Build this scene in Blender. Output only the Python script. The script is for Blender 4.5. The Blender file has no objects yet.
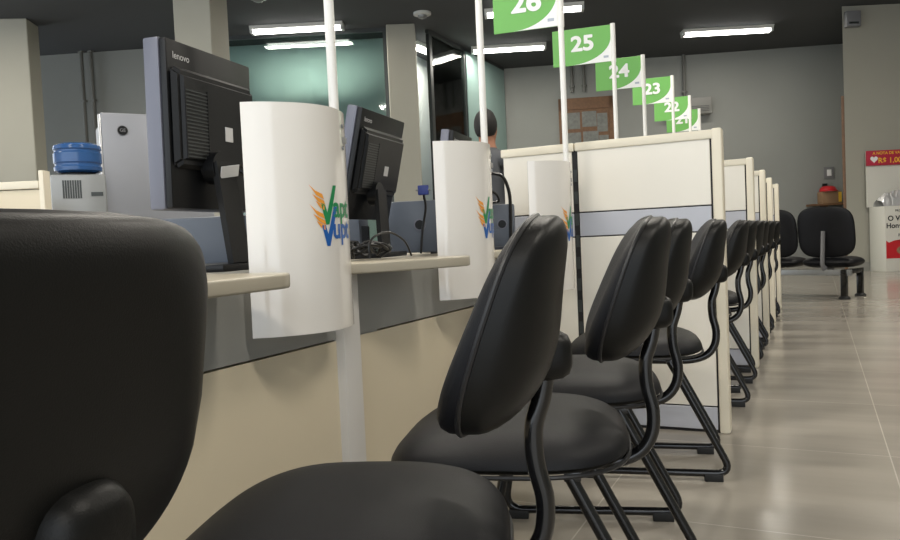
import bpy, bmesh, math, random
from mathutils import Vector, Matrix
random.seed(7)
S = bpy.context.scene; C = S.collection; PI = math.pi

# ------------------------------------------------------------------ materials
def rgb(r, g, b):
    f = lambda c: (c/255/12.92) if c/255 <= .04045 else ((c/255+.055)/1.055)**2.4
    return (f(r), f(g), f(b), 1)
def mat(name, col, rough=.5, metal=0, spec=.5, bump=0, bscale=200, vary=0, vscale=3, emit=0, coat=0, alpha=1, trans=0):
    m = bpy.data.materials.new(name); m.use_nodes = True
    nt = m.node_tree; b = nt.nodes['Principled BSDF']
    b.inputs['Base Color'].default_value = col
    b.inputs['Roughness'].default_value = rough
    b.inputs['Metallic'].default_value = metal
    b.inputs['Specular IOR Level'].default_value = spec
    if coat: b.inputs['Coat Weight'].default_value = coat; b.inputs['Coat Roughness'].default_value = .1
    if trans: b.inputs['Transmission Weight'].default_value = trans
    if emit:
        b.inputs['Emission Color'].default_value = col; b.inputs['Emission Strength'].default_value = emit
    tc = nt.nodes.new('ShaderNodeTexCoord')
    if vary:
        n = nt.nodes.new('ShaderNodeTexNoise'); n.inputs['Scale'].default_value = vscale; n.inputs['Detail'].default_value = 6
        nt.links.new(tc.outputs['Object'], n.inputs['Vector'])
        r = nt.nodes.new('ShaderNodeValToRGB')
        r.color_ramp.elements[0].position = .3; r.color_ramp.elements[1].position = .7
        r.color_ramp.elements[0].color = tuple(c*(1-vary) for c in col[:3])+(1,)
        r.color_ramp.elements[1].color = tuple(min(1, c*(1+vary)) for c in col[:3])+(1,)
        nt.links.new(n.outputs['Fac'], r.inputs['Fac']); nt.links.new(r.outputs['Color'], b.inputs['Base Color'])
    if bump:
        n = nt.nodes.new('ShaderNodeTexNoise'); n.inputs['Scale'].default_value = bscale
        nt.links.new(tc.outputs['Object'], n.inputs['Vector'])
        k = nt.nodes.new('ShaderNodeBump'); k.inputs['Strength'].default_value = bump; k.inputs['Distance'].default_value = .002
        nt.links.new(n.outputs['Fac'], k.inputs['Height']); nt.links.new(k.outputs['Normal'], b.inputs['Normal'])
    return m
M = dict(
 shell=mat('black_plastic_shell', rgb(15,15,14), .42, spec=.24, bump=.12, bscale=900, vary=.12, vscale=9),
 fabric=mat('dark_upholstery', rgb(11,12,16), .48, spec=.26, bump=.3, bscale=700, vary=.12, vscale=14),
 piping=mat('black_piping', rgb(24,24,26), .4),
 tube=mat('gloss_black_tube', rgb(14,14,15), .16, spec=.6),
 rubber=mat('black_rubber', rgb(18,18,18), .6),
 cream=mat('cream_laminate', rgb(228,223,211), .42, vary=.03, vscale=2),
 cream_trim=mat('cream_edge_trim', rgb(222,214,194), .4),
 beige_panel=mat('beige_laminate', rgb(214,202,176), .45, vary=.03, vscale=2),
 grey_panel=mat('grey_laminate', rgb(146,146,141), .36, vary=.03),
 lilac=mat('pale_grey_band', rgb(182,184,192), .35),
 white_post=mat('white_post', rgb(214,211,206), .35),
 grey_post=mat('grey_metal_post', rgb(150,150,148), .4),
 counter=mat('counter_laminate', rgb(178,170,152), .35, vary=.04, vscale=5),
 acrylic=mat('white_acrylic', rgb(233,228,220), .12, spec=.6, coat=.5),
 pole=mat('white_pole', rgb(238,236,230), .3),
 green=mat('flag_green', rgb(108,176,84), .45),
 white=mat('flag_white', rgb(236,236,234), .45),
 palegrey=mat('pale_grey_print', rgb(170,178,190), .5),
 orange=mat('logo_orange', rgb(240,160,60), .4),
 lgreen=mat('logo_green', rgb(20,140,80), .4),
 lblue=mat('logo_blue', rgb(25,95,175), .4),
 mon=mat('monitor_black', rgb(15,16,18), .4, spec=.3, bump=.1, bscale=600),
 bezel=mat('monitor_grey_edge', rgb(104,106,118), .35, metal=.1),
 dark=mat('dark_recess', rgb(10,10,11), .6),
 bluegrey=mat('computer_case', rgb(88,95,106), .4),
 cable=mat('cable_black', rgb(12,12,13), .35),
 vga=mat('plug_blue', rgb(30,50,130), .4),
 sticker=mat('sticker_white', rgb(200,200,200), .5),
 stickg=mat('sticker_grey', rgb(120,120,122), .5),
 wall=mat('painted_wall', rgb(140,142,138), .8, vary=.04, vscale=.7, bump=.2, bscale=60),
 wall2=mat('painted_column', rgb(160,158,146), .75, vary=.03, vscale=1),
 ceil=mat('ceiling_paint', rgb(64,66,68), .9),
 conduit=mat('grey_conduit', rgb(105,105,100), .5),
 frame=mat('dark_metal_frame', rgb(60,64,64), .4, metal=.3),
 teal=mat('teal_painted_wall', rgb(178,187,186), .7, vary=.03, vscale=.5),
 lamp_body=mat('lamp_housing', rgb(200,202,200), .4),
 lamp=mat('lamp_tube', (1,.98,.93,1), .4, emit=9),
 skin=mat('skin', rgb(150,105,82), .55),
 hair=mat('black_hair', rgb(16,14,13), .7, bump=1, bscale=90),
 shirt=mat('grey_shirt', rgb(72,74,78), .85, bump=.3, bscale=300),
 jeans=mat('dark_trousers', rgb(30,34,45), .85),
 shoe=mat('shoe_black', rgb(20,18,17), .5),
 bottle=mat('blue_water_bottle', rgb(52,92,146), .18, spec=.5, trans=.15),
 silver=mat('silver_grey', rgb(140,142,142), .35, metal=.4),
 appl=mat('appliance_grey', rgb(150,152,158), .35, metal=.25),
 applside=mat('appliance_edge', rgb(212,213,214), .18, metal=.3),
 wood=mat('brown_wood', rgb(110,78,50), .5, vary=.2, vscale=20),
 cork=mat('notice_paper', rgb(118,120,116), .7, vary=.2, vscale=18),
 carton=mat('brown_carton', rgb(150,120,90), .7),
 red=mat('red_plastic', rgb(196,36,44), .35),
 magenta=mat('header_red', rgb(176,36,62), .45),
 yellow=mat('yellow_print', rgb(244,196,60), .5),
 ink=mat('ink_black', rgb(20,20,24), .5),
 kiosk=mat('kiosk_white', rgb(212,210,200), .4),
 foil=mat('crinkled_wrap', rgb(225,225,225), .25, metal=.5),
 leafgreen=mat('print_green', rgb(90,110,60), .6),
 acbody=mat('air_conditioner_grey', rgb(120,120,116), .5),

 frost=mat('frosted_teal_film', rgb(128,152,148), .35, vary=.03, vscale=.6),
 base=mat('baseboard_stone', rgb(138,138,132), .4),
)
def glass_mat():
    m = bpy.data.materials.new('partition_glass'); m.use_nodes = True; nt = m.node_tree
    for n in list(nt.nodes): nt.nodes.remove(n)
    o = nt.nodes.new('ShaderNodeOutputMaterial'); t = nt.nodes.new('ShaderNodeBsdfTransparent'); g = nt.nodes.new('ShaderNodeBsdfGlossy')
    t.inputs['Color'].default_value = (.82,.90,.88,1); g.inputs['Roughness'].default_value = .04
    x = nt.nodes.new('ShaderNodeMixShader'); f = nt.nodes.new('ShaderNodeFresnel'); f.inputs['IOR'].default_value = 1.5
    nt.links.new(f.outputs[0], x.inputs[0]); nt.links.new(t.outputs[0], x.inputs[1]); nt.links.new(g.outputs[0], x.inputs[2])
    nt.links.new(x.outputs[0], o.inputs['Surface']); return m
M['glass'] = glass_mat()
def floor_mat():
    m = bpy.data.materials.new('porcelain_floor_tiles'); m.use_nodes = True; nt = m.node_tree; b = nt.nodes['Principled BSDF']
    tc = nt.nodes.new('ShaderNodeTexCoord'); br = nt.nodes.new('ShaderNodeTexBrick')
    br.offset = 0; br.squash = 1
    br.inputs['Color1'].default_value = rgb(168,162,151); br.inputs['Color2'].default_value = rgb(160,154,144)
    br.inputs['Mortar'].default_value = rgb(194,188,176); br.inputs['Scale'].default_value = 1
    br.inputs['Mortar Size'].default_value = .0022; br.inputs['Brick Width'].default_value = .8; br.inputs['Row Height'].default_value = .8
    mp = nt.nodes.new('ShaderNodeMapping'); mp.inputs['Location'].default_value = (-.21+.8*20,-2.08+.8*10,0)
    nt.links.new(tc.outputs['Object'], mp.inputs[0]); nt.links.new(mp.outputs[0], br.inputs['Vector'])
    ms = nt.nodes.new('ShaderNodeMapping'); ms.inputs['Rotation'].default_value = (0,0,-.25); ms.inputs['Scale'].default_value = (.5,3.6,1)
    n = nt.nodes.new('ShaderNodeTexNoise'); n.inputs['Scale'].default_value = 1.6; n.inputs['Detail'].default_value = 7
    nt.links.new(tc.outputs['Object'], ms.inputs[0]); nt.links.new(ms.outputs[0], n.inputs['Vector'])
    rs = nt.nodes.new('ShaderNodeValToRGB'); rs.color_ramp.elements[0].position = .3; rs.color_ramp.elements[1].position = .7
    rs.color_ramp.elements[0].color = (.80,.80,.80,1); rs.color_ramp.elements[1].color = (1,1,1,1)
    nt.links.new(n.outputs['Fac'], rs.inputs['Fac'])
    mx = nt.nodes.new('ShaderNodeMix'); mx.data_type = 'RGBA'; mx.blend_type = 'MULTIPLY'; mx.inputs[0].default_value = 1
    nt.links.new(br.outputs['Color'], mx.inputs[6]); nt.links.new(rs.outputs['Color'], mx.inputs[7])
    nt.links.new(mx.outputs[2], b.inputs['Base Color'])
    rr = nt.nodes.new('ShaderNodeMapRange'); rr.inputs[3].default_value = .12; rr.inputs[4].default_value = .24
    nt.links.new(n.outputs['Fac'], rr.inputs[0]); nt.links.new(rr.outputs[0], b.inputs['Roughness'])
    b.inputs['Specular IOR Level'].default_value = .5
    return m
M['floor'] = floor_mat()

# ------------------------------------------------------------------ mesh helpers
def T(x=0,y=0,z=0,rx=0,ry=0,rz=0):
    return Matrix.Translation((x,y,z)) @ Matrix.Rotation(rz,4,'Z') @ Matrix.Rotation(ry,4,'Y') @ Matrix.Rotation(rx,4,'X')
def nb(): return bmesh.new()
def box(bm, x0,x1,y0,y1,z0,z1, bev=0, seg=2, mx=None):
    t = bmesh.new()
    bmesh.ops.create_cube(t, size=1)
    for v in t.verts:
        v.co = Vector(((x0+x1)/2+v.co.x*(x1-x0), (y0+y1)/2+v.co.y*(y1-y0), (z0+z1)/2+v.co.z*(z1-z0)))
    if bev: bmesh.ops.bevel(t, geom=list(t.edges), offset=bev, segments=seg, affect='EDGES', profile=.6)
    if mx: bmesh.ops.transform(t, matrix=mx, verts=t.verts)
    merge(bm, t); return bm
def merge(bm, t):
    me = bpy.data.meshes.new('tmp'); t.to_mesh(me); t.free(); bm.from_mesh(me); bpy.data.meshes.remove(me)
def smooth_path(pts, n=6):
    P = [Vector(p) for p in pts]; out = []
    for i in range(len(P)-1):
        a, b = P[i], P[i+1]; p = P[i-1] if i else a*2-b; q = P[i+2] if i+2 < len(P) else b*2-a
        for k in range(n):
            t = k/n
            out.append(.5*((2*a)+(b-p)*t+(2*p-5*a+4*b-q)*t*t+(3*a-p-3*b+q)*t**3))
    out.append(P[-1]); return out
def round_path(pts, r=.04, n=5):
    P = [Vector(p) for p in pts]; out = [P[0]]
    for i in range(1, len(P)-1):
        a, b, c = P[i-1], P[i], P[i+1]
        d1, d2 = (a-b), (c-b); l = min(r, d1.length*.48, d2.length*.48)
        s, e = b+d1.normalized()*l, b+d2.normalized()*l
        for k in range(n+1):
            t = k/n; out.append(s*(1-t)**2 + b*2*t*(1-t) + e*t*t)
    out.append(P[-1]); return out
def tube(bm, pts, r, seg=12, cap=True, flat=1.0):
    P = [Vector(p) for p in pts]; rings = []; prev = None
    for i, p in enumerate(P):
        t = (P[min(i+1, len(P)-1)]-P[max(i-1, 0)]).normalized()
        if prev is None:
            u = t.cross(Vector((0,1,0)))
            if u.length < .1: u = t.cross(Vector((1,0,0)))
        else: u = prev - t*prev.dot(t)
        u.normalize(); prev = u; w = t.cross(u)
        rr = r(i/(len(P)-1)) if callable(r) else r
        rings.append([bm.verts.new(p+u*math.cos(a)*rr+w*math.sin(a)*rr*flat) for a in [2*PI*k/seg for k in range(seg)]])
    for a, b in zip(rings, rings[1:]):
        for k in range(seg): bm.faces.new((a[k], a[(k+1)%seg], b[(k+1)%seg], b[k]))
    if cap: bm.faces.new(rings[0][::-1]); bm.faces.new(rings[-1])
    return bm
def lathe(bm, prof, seg=32, mx=None):
    t = bmesh.new(); rings = []
    for r, z in prof:
        rings.append([t.verts.new((r*math.cos(2*PI*k/seg), r*math.sin(2*PI*k/seg), z)) for k in range(seg)])
    for a, b in zip(rings, rings[1:]):
        for k in range(seg): t.faces.new((a[k], a[(k+1)%seg], b[(k+1)%seg], b[k]))
    if prof[0][0] > 1e-4: t.faces.new(rings[0][::-1])
    if prof[-1][0] > 1e-4: t.faces.new(rings[-1])
    bmesh.ops.remove_doubles(t, verts=t.verts, dist=1e-5)
    if mx: bmesh.ops.transform(t, matrix=mx, verts=t.verts)
    merge(bm, t); return bm
def prism(bm, poly, z0, z1, bev=0, mx=None, seg=3):
    t = bmesh.new(); vs = [t.verts.new((x,y,z0)) for x,y in poly]; f = t.faces.new(vs)
    r = bmesh.ops.extrude_face_region(t, geom=[f])
    for v in r['geom']:
        if isinstance(v, bmesh.types.BMVert): v.co.z = z1
    bmesh.ops.recalc_face_normals(t, faces=t.faces)
    if bev:
        ed = [e for e in t.edges if abs(e.verts[0].co.z-e.verts[1].co.z) < 1e-6]
        bmesh.ops.bevel(t, geom=ed, offset=bev, segments=seg, affect='EDGES', profile=.5)
    if mx: bmesh.ops.transform(t, matrix=mx, verts=t.verts)
    merge(bm, t); return bm
def obj(name, bm, m, parent=None, smooth=35, sub=0, loc=None):
    bmesh.ops.recalc_face_normals(bm, faces=bm.faces)
    me = bpy.data.meshes.new(name); bm.to_mesh(me); bm.free()
    me.materials.append(M[m] if isinstance(m, str) else m)
    if smooth:
        for p in me.polygons: p.use_smooth = True
        try: me.set_sharp_from_angle(angle=math.radians(smooth))
        except Exception: pass
    o = bpy.data.objects.new(name, me); C.objects.link(o)
    if parent is not None: o.parent = parent
    if loc: o.location = loc
    if sub:
        s = o.modifiers.new('Subdivision', 'SUBSURF'); s.levels = sub; s.render_levels = sub
    return o
def tag(o, label, cat, group=None):
    o['label'] = label; o['category'] = cat
    if group: o['group'] = group
    return o
def thing(name, label, cat, loc=(0,0,0), rz=0, group=None):
    o = bpy.data.objects.new(name, None); C.objects.link(o); o.location = loc; o.rotation_euler = (0,0,rz)
    o.empty_display_size = .1
    return tag(o, label, cat, group)
def struct(name, bm, m, parent=None, **k):
    o = obj(name, bm, m, parent, **k)
    if parent is None: o['kind'] = 'structure'
    return o
def dup(root, loc, rz=None, label=None, group=None):
    def cp(o, par):
        c = o.copy(); C.objects.link(c)
        if par is not None: c.parent = par
        for ch in [x for x in kids if x.parent == o]: cp(ch, c)
        return c
    kids = [x for x in C.objects if x.parent is not None]
    r = cp(root, None); r.location = loc
    if rz is not None: r.rotation_euler = (0,0,rz)
    if label: r['label'] = label
    if group: r['group'] = group
    return r
def text_bm(s, size, bold=0, ext=0, align='CENTER', sx=1, shear=0):
    cu = bpy.data.curves.new('t', 'FONT'); cu.body = s; cu.size = size; cu.offset = bold; cu.extrude = ext
    cu.align_x = align; cu.align_y = 'CENTER'; cu.shear = shear
    o = bpy.data.objects.new('t', cu); C.objects.link(o)
    bpy.context.view_layer.update()
    dg = bpy.context.evaluated_depsgraph_get(); ev = o.evaluated_get(dg); me = ev.to_mesh()
    bm = bmesh.new(); bm.from_mesh(me); ev.to_mesh_clear()
    C.objects.unlink(o); bpy.data.objects.remove(o); bpy.data.curves.remove(cu)
    for v in bm.verts: v.co.x *= sx
    return bm
def xf(bm, mx): bmesh.ops.transform(bm, matrix=mx, verts=bm.verts); return bm

# ------------------------------------------------------------------ the room
CZ = 4.12
def quad(bm, pts):
    bm.faces.new([bm.verts.new(p) for p in pts]); return bm
def wall_between(name, a, b, z0, z1, t, m, side=1, **k):
    d = Vector((b[0]-a[0], b[1]-a[1], 0)); n = Vector((-d.y, d.x, 0)).normalized()*t*side; d2 = d.normalized()
    bm = prism(nb(), [(a[0],a[1]),(b[0],b[1]),(b[0]+n.x,b[1]+n.y),(a[0]+n.x,a[1]+n.y)], z0, z1)
    return struct(name, bm, m, smooth=0, **k)
struct('floor', box(nb(), -14, 6, -4, 18, -.1, 0), 'floor', smooth=0)
struct('ceiling', box(nb(), -14, 6, -4, 18, CZ, CZ+.15), 'ceil', smooth=0)
wall_between('wall_far', (-5.60,14.04), (.62,16.14), 0, CZ, .15, 'wall')
# nearer block of wall on the right, with its return towards the far wall
bm = prism(nb(), [(.45,13.34),(5.6,15.8),(5.6,16.6),(.62,16.14),(.58,16.1)], 0, CZ)
struct('wall_right_block', bm, 'wall2', smooth=0)
struct('baseboard_right', prism(nb(), [(.47,13.33),(5.6,15.78),(5.6,15.76),(.475,13.31)], 0, .14), 'base', smooth=0)
struct('wall_right', box(nb(), 5.2, 5.35, -4, 16.0, 0, CZ), 'wall', smooth=0)
wall_between('wall_left', (-13.5,7.55), (-9.0,9.32), 0, CZ, .15, 'wall')
# columns
def column(name, x, y, w, d, ang, lab=None):
    bm = box(nb(), 0, w, 0, d, 0, CZ, bev=.01, seg=1, mx=T(x,y,0,rz=ang)); return struct(name, bm, 'wall2', smooth=0)
A20 = math.radians(23)
column('wall_column_near', -6.87, 6.81, .47, .5, math.radians(18))
column('wall_column_corner', -5.84, 10.10, .44, .6, math.radians(27))
column('wall_column_left', -11.20, 6.05, 1.70, .40, math.radians(33))
# dark door jamb beside the right block
struct('trim_1', box(nb(), -.035,.035,-.03,.03,0,2.75, mx=T(.445,13.42,0)), 'wood', smooth=0)
# glass partitions and the teal room behind them
def glazing(name, a, b, z0, z1, posts, rails, thick=.05):
    d = Vector((b[0]-a[0], b[1]-a[1], 0)); L = d.length; ang = math.atan2(d.y, d.x); mx = T(a[0],a[1],0,rz=ang)
    r = bpy.data.objects.new(name, None); C.objects.link(r); r['kind'] = 'structure'
    obj('glass_pane', box(nb(), 0, L, -.004, .004, z0, z1, mx=mx), 'glass', r, smooth=0)
    bm = nb()
    for p in posts: box(bm, p*L-thick/2, p*L+thick/2, -.03, .03, z0, z1, mx=mx)
    for z in rails: box(bm, 0, L, -.028, .028, z-.03, z+.03, mx=mx)
    obj('mullion_frame', bm, 'frame', r, smooth=0)
    return r
glazing('window_1', (-9.0,8.9), (-5.9,10.28), .0, CZ, [.02,.98], [.03,CZ-.03])
glazing('window_2', (-5.45,10.7), (-5.5,14.05), .0, CZ, [.02,.42,.98], [.03,1.0,CZ-.03], .09)
wall_between('wall_teal_back', (-9.5,9.30), (-6.15,10.80), 0, CZ, .1, 'teal')
wall_between('wall_teal_side', (-6.35,10.9), (-6.5,14.2), 0, CZ, .1, 'teal')
struct('trim_2', box(nb(), -.012,.0,-1.0,.85,.03,CZ-.06, mx=T(-5.44,13.13,0,rz=.015)), 'frost', smooth=0)
# conduits
def conduit(x, y, z0, z1, gap, lab):
    bm = nb()
    tube(bm, [(x,y,z0),(x,y,z1)], .03, 10)
    for z in [z0+.1+i*.8 for i in range(int((z1-z0)/.8)+1)]: box(bm, x-.045,x+.045,y-.03,y+.03,z,z+.03)
    return tag(obj('electrical_conduit', bm, 'conduit'), lab, 'conduit')
conduit(-10.70, 8.56, 0, CZ, .1, 'grey vertical conduit on left wall, left of its pair')
conduit(-10.55, 8.62, 0, CZ, .1, 'grey vertical conduit on left wall, right of its pair')
conduit(-4.22, 14.45, 3.55, CZ, .1, 'dark conduit rising above framed notice board, left of its pair')
conduit(-4.00, 14.52, 3.55, CZ, .1, 'dark conduit rising above framed notice board, right of its pair')
conduit(-2.20, 15.13, 3.3, CZ, .1, 'grey conduit rising from the wall air conditioner to the ceiling')

# ceiling lamps
def lamp(x0,y0,x1,y1,lab,power=0,tubes=1):
    d = Vector((x1-x0,y1-y0,0)); L = d.length; ang = math.atan2(d.y,d.x)
    t = thing('ceiling_lamp', lab, 'ceiling lamp', ((x0+x1)/2,(y0+y1)/2,CZ), ang, 'fluorescent ceiling lamps')
    obj('housing', prism(nb(), [(-.12,-.002),(.12,-.002),(.09,-.05),(-.09,-.05)], -L/2, L/2, mx=Matrix.Rotation(PI/2,4,'Z')@Matrix.Rotation(PI/2,4,'X')), 'lamp_body', t, smooth=0)
    for s in (-.045,.045):
        obj('lamp_tube', tube(nb(), [(-L/2+.04,s,-.075),(L/2-.04,s,-.075)], .022, 10), 'lamp', t)
    for e in (-L/2+.02, L/2-.02): obj('lamp_holder', box(nb(), e-.02,e+.02,-.08,.08,-.1,-.045), 'lamp_body', t, smooth=0)
    if power:
        ld = bpy.data.lights.new('lamp_light', 'AREA'); ld.shape = 'RECTANGLE'; ld.size = L; ld.size_y = .16; ld.energy = power; ld.color = (1,.93,.82)
        lo = bpy.data.objects.new('lamp_light', ld); C.objects.link(lo); lo.parent = t; lo.location = (0,0,-.105)
    return t
PW = 30
lamp(-7.60,9.08,-6.32,9.66, 'lit fluorescent ceiling lamp in front of the teal glass partition', 60)
lamp(-5.35,12.2,-4.15,12.7, 'lit fluorescent ceiling lamp left of the flag numbered 25', PW)
lamp(-4.3,10.35,-2.95,10.85, 'fluorescent ceiling lamp partly behind the flag numbered 26', PW)
lamp(-1.95,13.3,-.58,13.9, 'lit fluorescent ceiling lamp near the far wall, right of all the flags', PW)
lamp(-6.0,11.2,-5.96,12.2, 'added fill lamp inside the glazed corridor beyond the corner column', 40)  # added lamp, lightens the teal wall behind the glass
for i,(x,y) in enumerate([(-2.2,1.0),(1.8,1.5),(-5.4,2.2),(-1.0,5.2),(2.6,6.2),(-3.6,4.4),(1.2,9.6),(-9,5.0),(-1.8,-2.2),(2.2,-2.4)]):  # unseen lamps added as general fill for the hall
    lamp(x-.6,y-.25,x+.6,y+.25, 'added fluorescent fill lamp above the service hall, outside the view', 56)
# smoke detectors
for x,y,l in [(-6.55,8.0,'round ceiling detector above the near column, left'),(-5.1,9.9,'round ceiling detector beside the corner column')]:
    t = thing('smoke_detector', l, 'detector', (x,y,CZ))
    obj('base_ring', lathe(nb(), [(.13,0),(.13,-.03),(.1,-.04)]), 'lamp_body', t)
    obj('sensor_cap', lathe(nb(), [(.07,-.03),(.065,-.07),(.03,-.085),(0,-.085)]), 'silver', t)

# ------------------------------------------------------------------ chairs
def lens(outline, fa, fb, rings=9, seg=48, edge=.0):
    """closed cushion: outline(theta)->(p,q); fa/fb(p,q,a)->3D point of either face, a = 0 centre .. 1 rim"""
    out = []
    for f in (fa, fb):
        bm = bmesh.new(); rs = []
        for i in range(rings+1):
            a = math.sin(i/rings*PI/2) if i else 0
            if i == 0: rs.append([bm.verts.new(f(0,0,0))]); continue
            ring = []
            for k in range(seg):
                p, q = outline(2*PI*k/seg); ring.append(bm.verts.new(f(p*a, q*a, a)))
            rs.append(ring)
        for k in range(seg): bm.faces.new((rs[0][0], rs[1][k], rs[1][(k+1)%seg]))
        for a_, b_ in zip(rs[1:], rs[2:]):
            for k in range(seg): bm.faces.new((a_[k], a_[(k+1)%seg], b_[(k+1)%seg], b_[k]))
        out.append(bm)
    return out
def sup(t, a, b, n):
    c, s = math.cos(t), math.sin(t)
    return (a*math.copysign(abs(c)**(2/n), c), b*math.copysign(abs(s)**(2/n), s))
BZ, BH = .694, .129          # backrest centre height, half height
def make_chair(label, loc, rz=0):
    t = thing('visitor_chair', label, 'chair', loc, rz, 'black visitor chairs along the counters')
    def ol(th):
        y, z = sup(th, .172, BH, 4.2)
        v = z/BH; y *= 1 - .06*max(0,v)**2 - .10*max(0,-v)**2
        return y, z
    def mid(y, z):
        v = (z+BH)/(2*BH)
        return .180 + .094*v - .026*(y/.172)**2
    def front(y, z, a):
        v = (z+BH)/(2*BH); th = (.046 - .030*v)*(1-a**8)**.5
        return (mid(y,z) - .012 - th, y, BZ+z)
    def back(y, z, a):
        v = min(1,max(0,(z+BH)/(2*BH))); th = (.028 + .028*math.exp(-((v-.32)/.36)**2))*(1-a**5.5)**.6
        return (mid(y,z) + .008 + th, y, BZ+z)
    f, b = lens(ol, front, back, rings=10, seg=56)
    # rim band closes the shell towards the cushion
    rim = [ol(2*PI*k/56) for k in range(56)]
    va = [b.verts.new((mid(y,z)+.008, y, BZ+z)) for y,z in rim]; vb = [b.verts.new((mid(y,z)-.012, y, BZ+z)) for y,z in rim]
    for k in range(56): b.faces.new((va[k],va[(k+1)%56],vb[(k+1)%56],vb[k]))
    bmesh.ops.remove_doubles(b, verts=b.verts, dist=1e-5)
    br = obj('backrest', b, 'shell', t, smooth=60)
    cu = obj('back_cushion', f, 'fabric', t, smooth=80); cu['label'] = 'dark blue grey upholstered front pad'
    pp = [(mid(y,z)-.012, y, BZ+z) for y,z in rim]+[(mid(*rim[0])-.012, rim[0][0], BZ+rim[0][1])]
    obj('piping', tube(nb(), pp, .0035, 8), 'piping', t)
    # seat
    def so(th):
        x, y = sup(th, .225, .235, 3.0); return x, y
    def drop(x): return .030*max(0,(-x-.04)/.18)**2.2
    def top(x, y, a): return (x-.016, y, .412 - drop(x) + .052*(1-a**4.5)**.5 + .004*math.cos(x*9)*math.cos(y*7))
    def und(x, y, a): return (x-.016, y, .412 - drop(x) - .020*(1-a**6)**.5)
    f, b = lens(so, top, und, rings=10, seg=56)
    obj('seat', f, 'fabric', t, smooth=80); obj('seat_pan', b, 'shell', t, smooth=80)
    rim = [so(2*PI*k/56) for k in range(57)]
    obj('piping', tube(nb(), [(x-.016,y,.400-drop(x)) for x,y in rim], .004, 8), 'piping', t)
    # bracket cover on the back
    def bo(th): return sup(th, .029, .029, 2.8)
    bm = bmesh.new(); prev = None
    for i,(dx,sc) in enumerate([(-.035,1.08),(0,1.08),(.018,1.0),(.027,.82),(.031,.5)]):
        r = []
        for k in range(28):
            y,z = bo(2*PI*k/28); zz = z*sc*(1 if z>0 else 1.05)
            r.append(bm.verts.new((.266+dx + (.012 if z<0 else -.012)*0 , y*sc, .646+zz)))
        if prev:
            for k in range(28): bm.faces.new((prev[k],prev[(k+1)%28],r[(k+1)%28],r[k]))
        else: bm.faces.new(r[::-1])
        prev = r
    bm.faces.new(prev); obj('bracket_cover', bm, 'shell', t, smooth=50)
    P = smooth_path([(.264,0,.632),(.257,0,.592),(.245,0,.552),(.246,0,.505),(.256,0,.455),(.250,0,.408),(.222,0,.374),(.165,0,.358),(.06,0,.358),(-.11,0,.360)], 6)
    obj('back_support', tube(nb(), P, .0125, 14), 'tube', t)
    # under seat cross members
    bm = nb(); box(bm, -.15,-.12,-.16,.16,.370,.388, bev=.003); box(bm, .09,.12,-.16,.16,.370,.388, bev=.003); box(bm, -.13,.10,-.03,.03,.374,.386)
    obj('seat_support', bm, 'tube', t)
    for s in (-1,1):
        y = s*.150
        P = round_path([(.10,y,.378),(.280,y,.024),(-.215,y,.024),(-.185,y,.20),(-.135,y,.378)], .055, 7)
        sl = obj('leg_loop', tube(nb(), P, .0115, 12), 'tube', t)
        for x in (.222,-.175):
            obj('foot_pad', box(nb(), x-.028,x+.028,y-.015,y+.015,0,.025, bev=.003), 'rubber', sl)
    return t
chairs = [
 (-.640,.232,.15,'nearest black visitor chair, its curved back filling the left foreground'),
 (-.562,.82,.36,'black visitor chair with large seat in the centre foreground, facing first desk gap'),
 (-.530,1.36,.27,'black visitor chair pulled up to the second counter, second behind foreground chair'),
 (-.565,1.865,.28,'black visitor chair partly hidden behind the third chair, facing the white shield'),
 (-.553,2.55,.21,'black visitor chair standing directly in front of the nearest tall cream partition'),
 (-.565,3.62,.15,'black visitor chair just beyond the nearest tall partition'),
 (-.565,4.17,.10,'black visitor chair right before the second tall partition'),
 (-.565,4.80,.05,'black visitor chair just beyond the second tall partition'),
 (-.565,5.31,.05,'black visitor chair touching the front of the third partition'),
 (-.565,6.10,.05,'black visitor chair between the third and fourth partitions'),
 (-.565,7.15,.05,'farthest black visitor chair, beyond the fourth partition'),
]
c0 = None
for x,y,r,l in chairs:
    if c0 is None: c0 = make_chair(l, (x,y,0), r)
    else: dup(c0, (x,y,0), r, l)

# ------------------------------------------------------------------ desks
def desk(y0, y1, label, front, legs, back=-1.75, yend=None):
    """front: list of (x,y) along the visible front edge"""
    t = thing('service_desk', label, 'desk', (front[0][0]-.4, (y0+y1)/2, 0), 0, 'service desks of the counter row')
    ox, oy = t.location.x, t.location.y
    loc = lambda p: (p[0]-ox, p[1]-oy)
    ye = yend if yend else y1
    poly = [loc(p) for p in front] + [loc((front[-1][0]-.03, ye)), loc((back, ye)), loc((back, y0))]
    obj('worktop', prism(nb(), poly, .722, .75, bev=.005, seg=3), 'counter', t, smooth=40)
    obj('fascia_panel', box(nb(), -1.11-ox,-1.09-ox, y0-oy,y1-oy,.560,.722), 'grey_panel', t, smooth=0)
    obj('modesty_panel', box(nb(), -1.11-ox,-1.09-ox, y0-oy,y1-oy,.08,.555), 'beige_panel', t, smooth=0)
    obj('panel_core', box(nb(), -1.125-ox,-1.111-ox, y0-oy,y1-oy,.06,.722), 'dark', t, smooth=0)
    for a, b, m, dx in legs:
        g = obj('leg', box(nb(), -1.20-ox, -1.065+dx-ox, a-oy, b-oy, .02, .7215, bev=.004), m, t, smooth=30)
        obj('foot', box(nb(), -1.20-ox, -1.065+dx-ox, a-oy, b-oy, 0, .02), 'rubber', g, smooth=0)
    return t
d1 = desk(-.6, 1.56, 'long service desk with beige front at the left foreground, ending behind the first shield',
     [(-.885,-.58),(-.87,-.2),(-.87,1.09),(-.875,1.115),(-.89,1.135),(-.93,1.15)], [(1.56,1.635,'white_post',0)], -1.75, 1.155)
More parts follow.
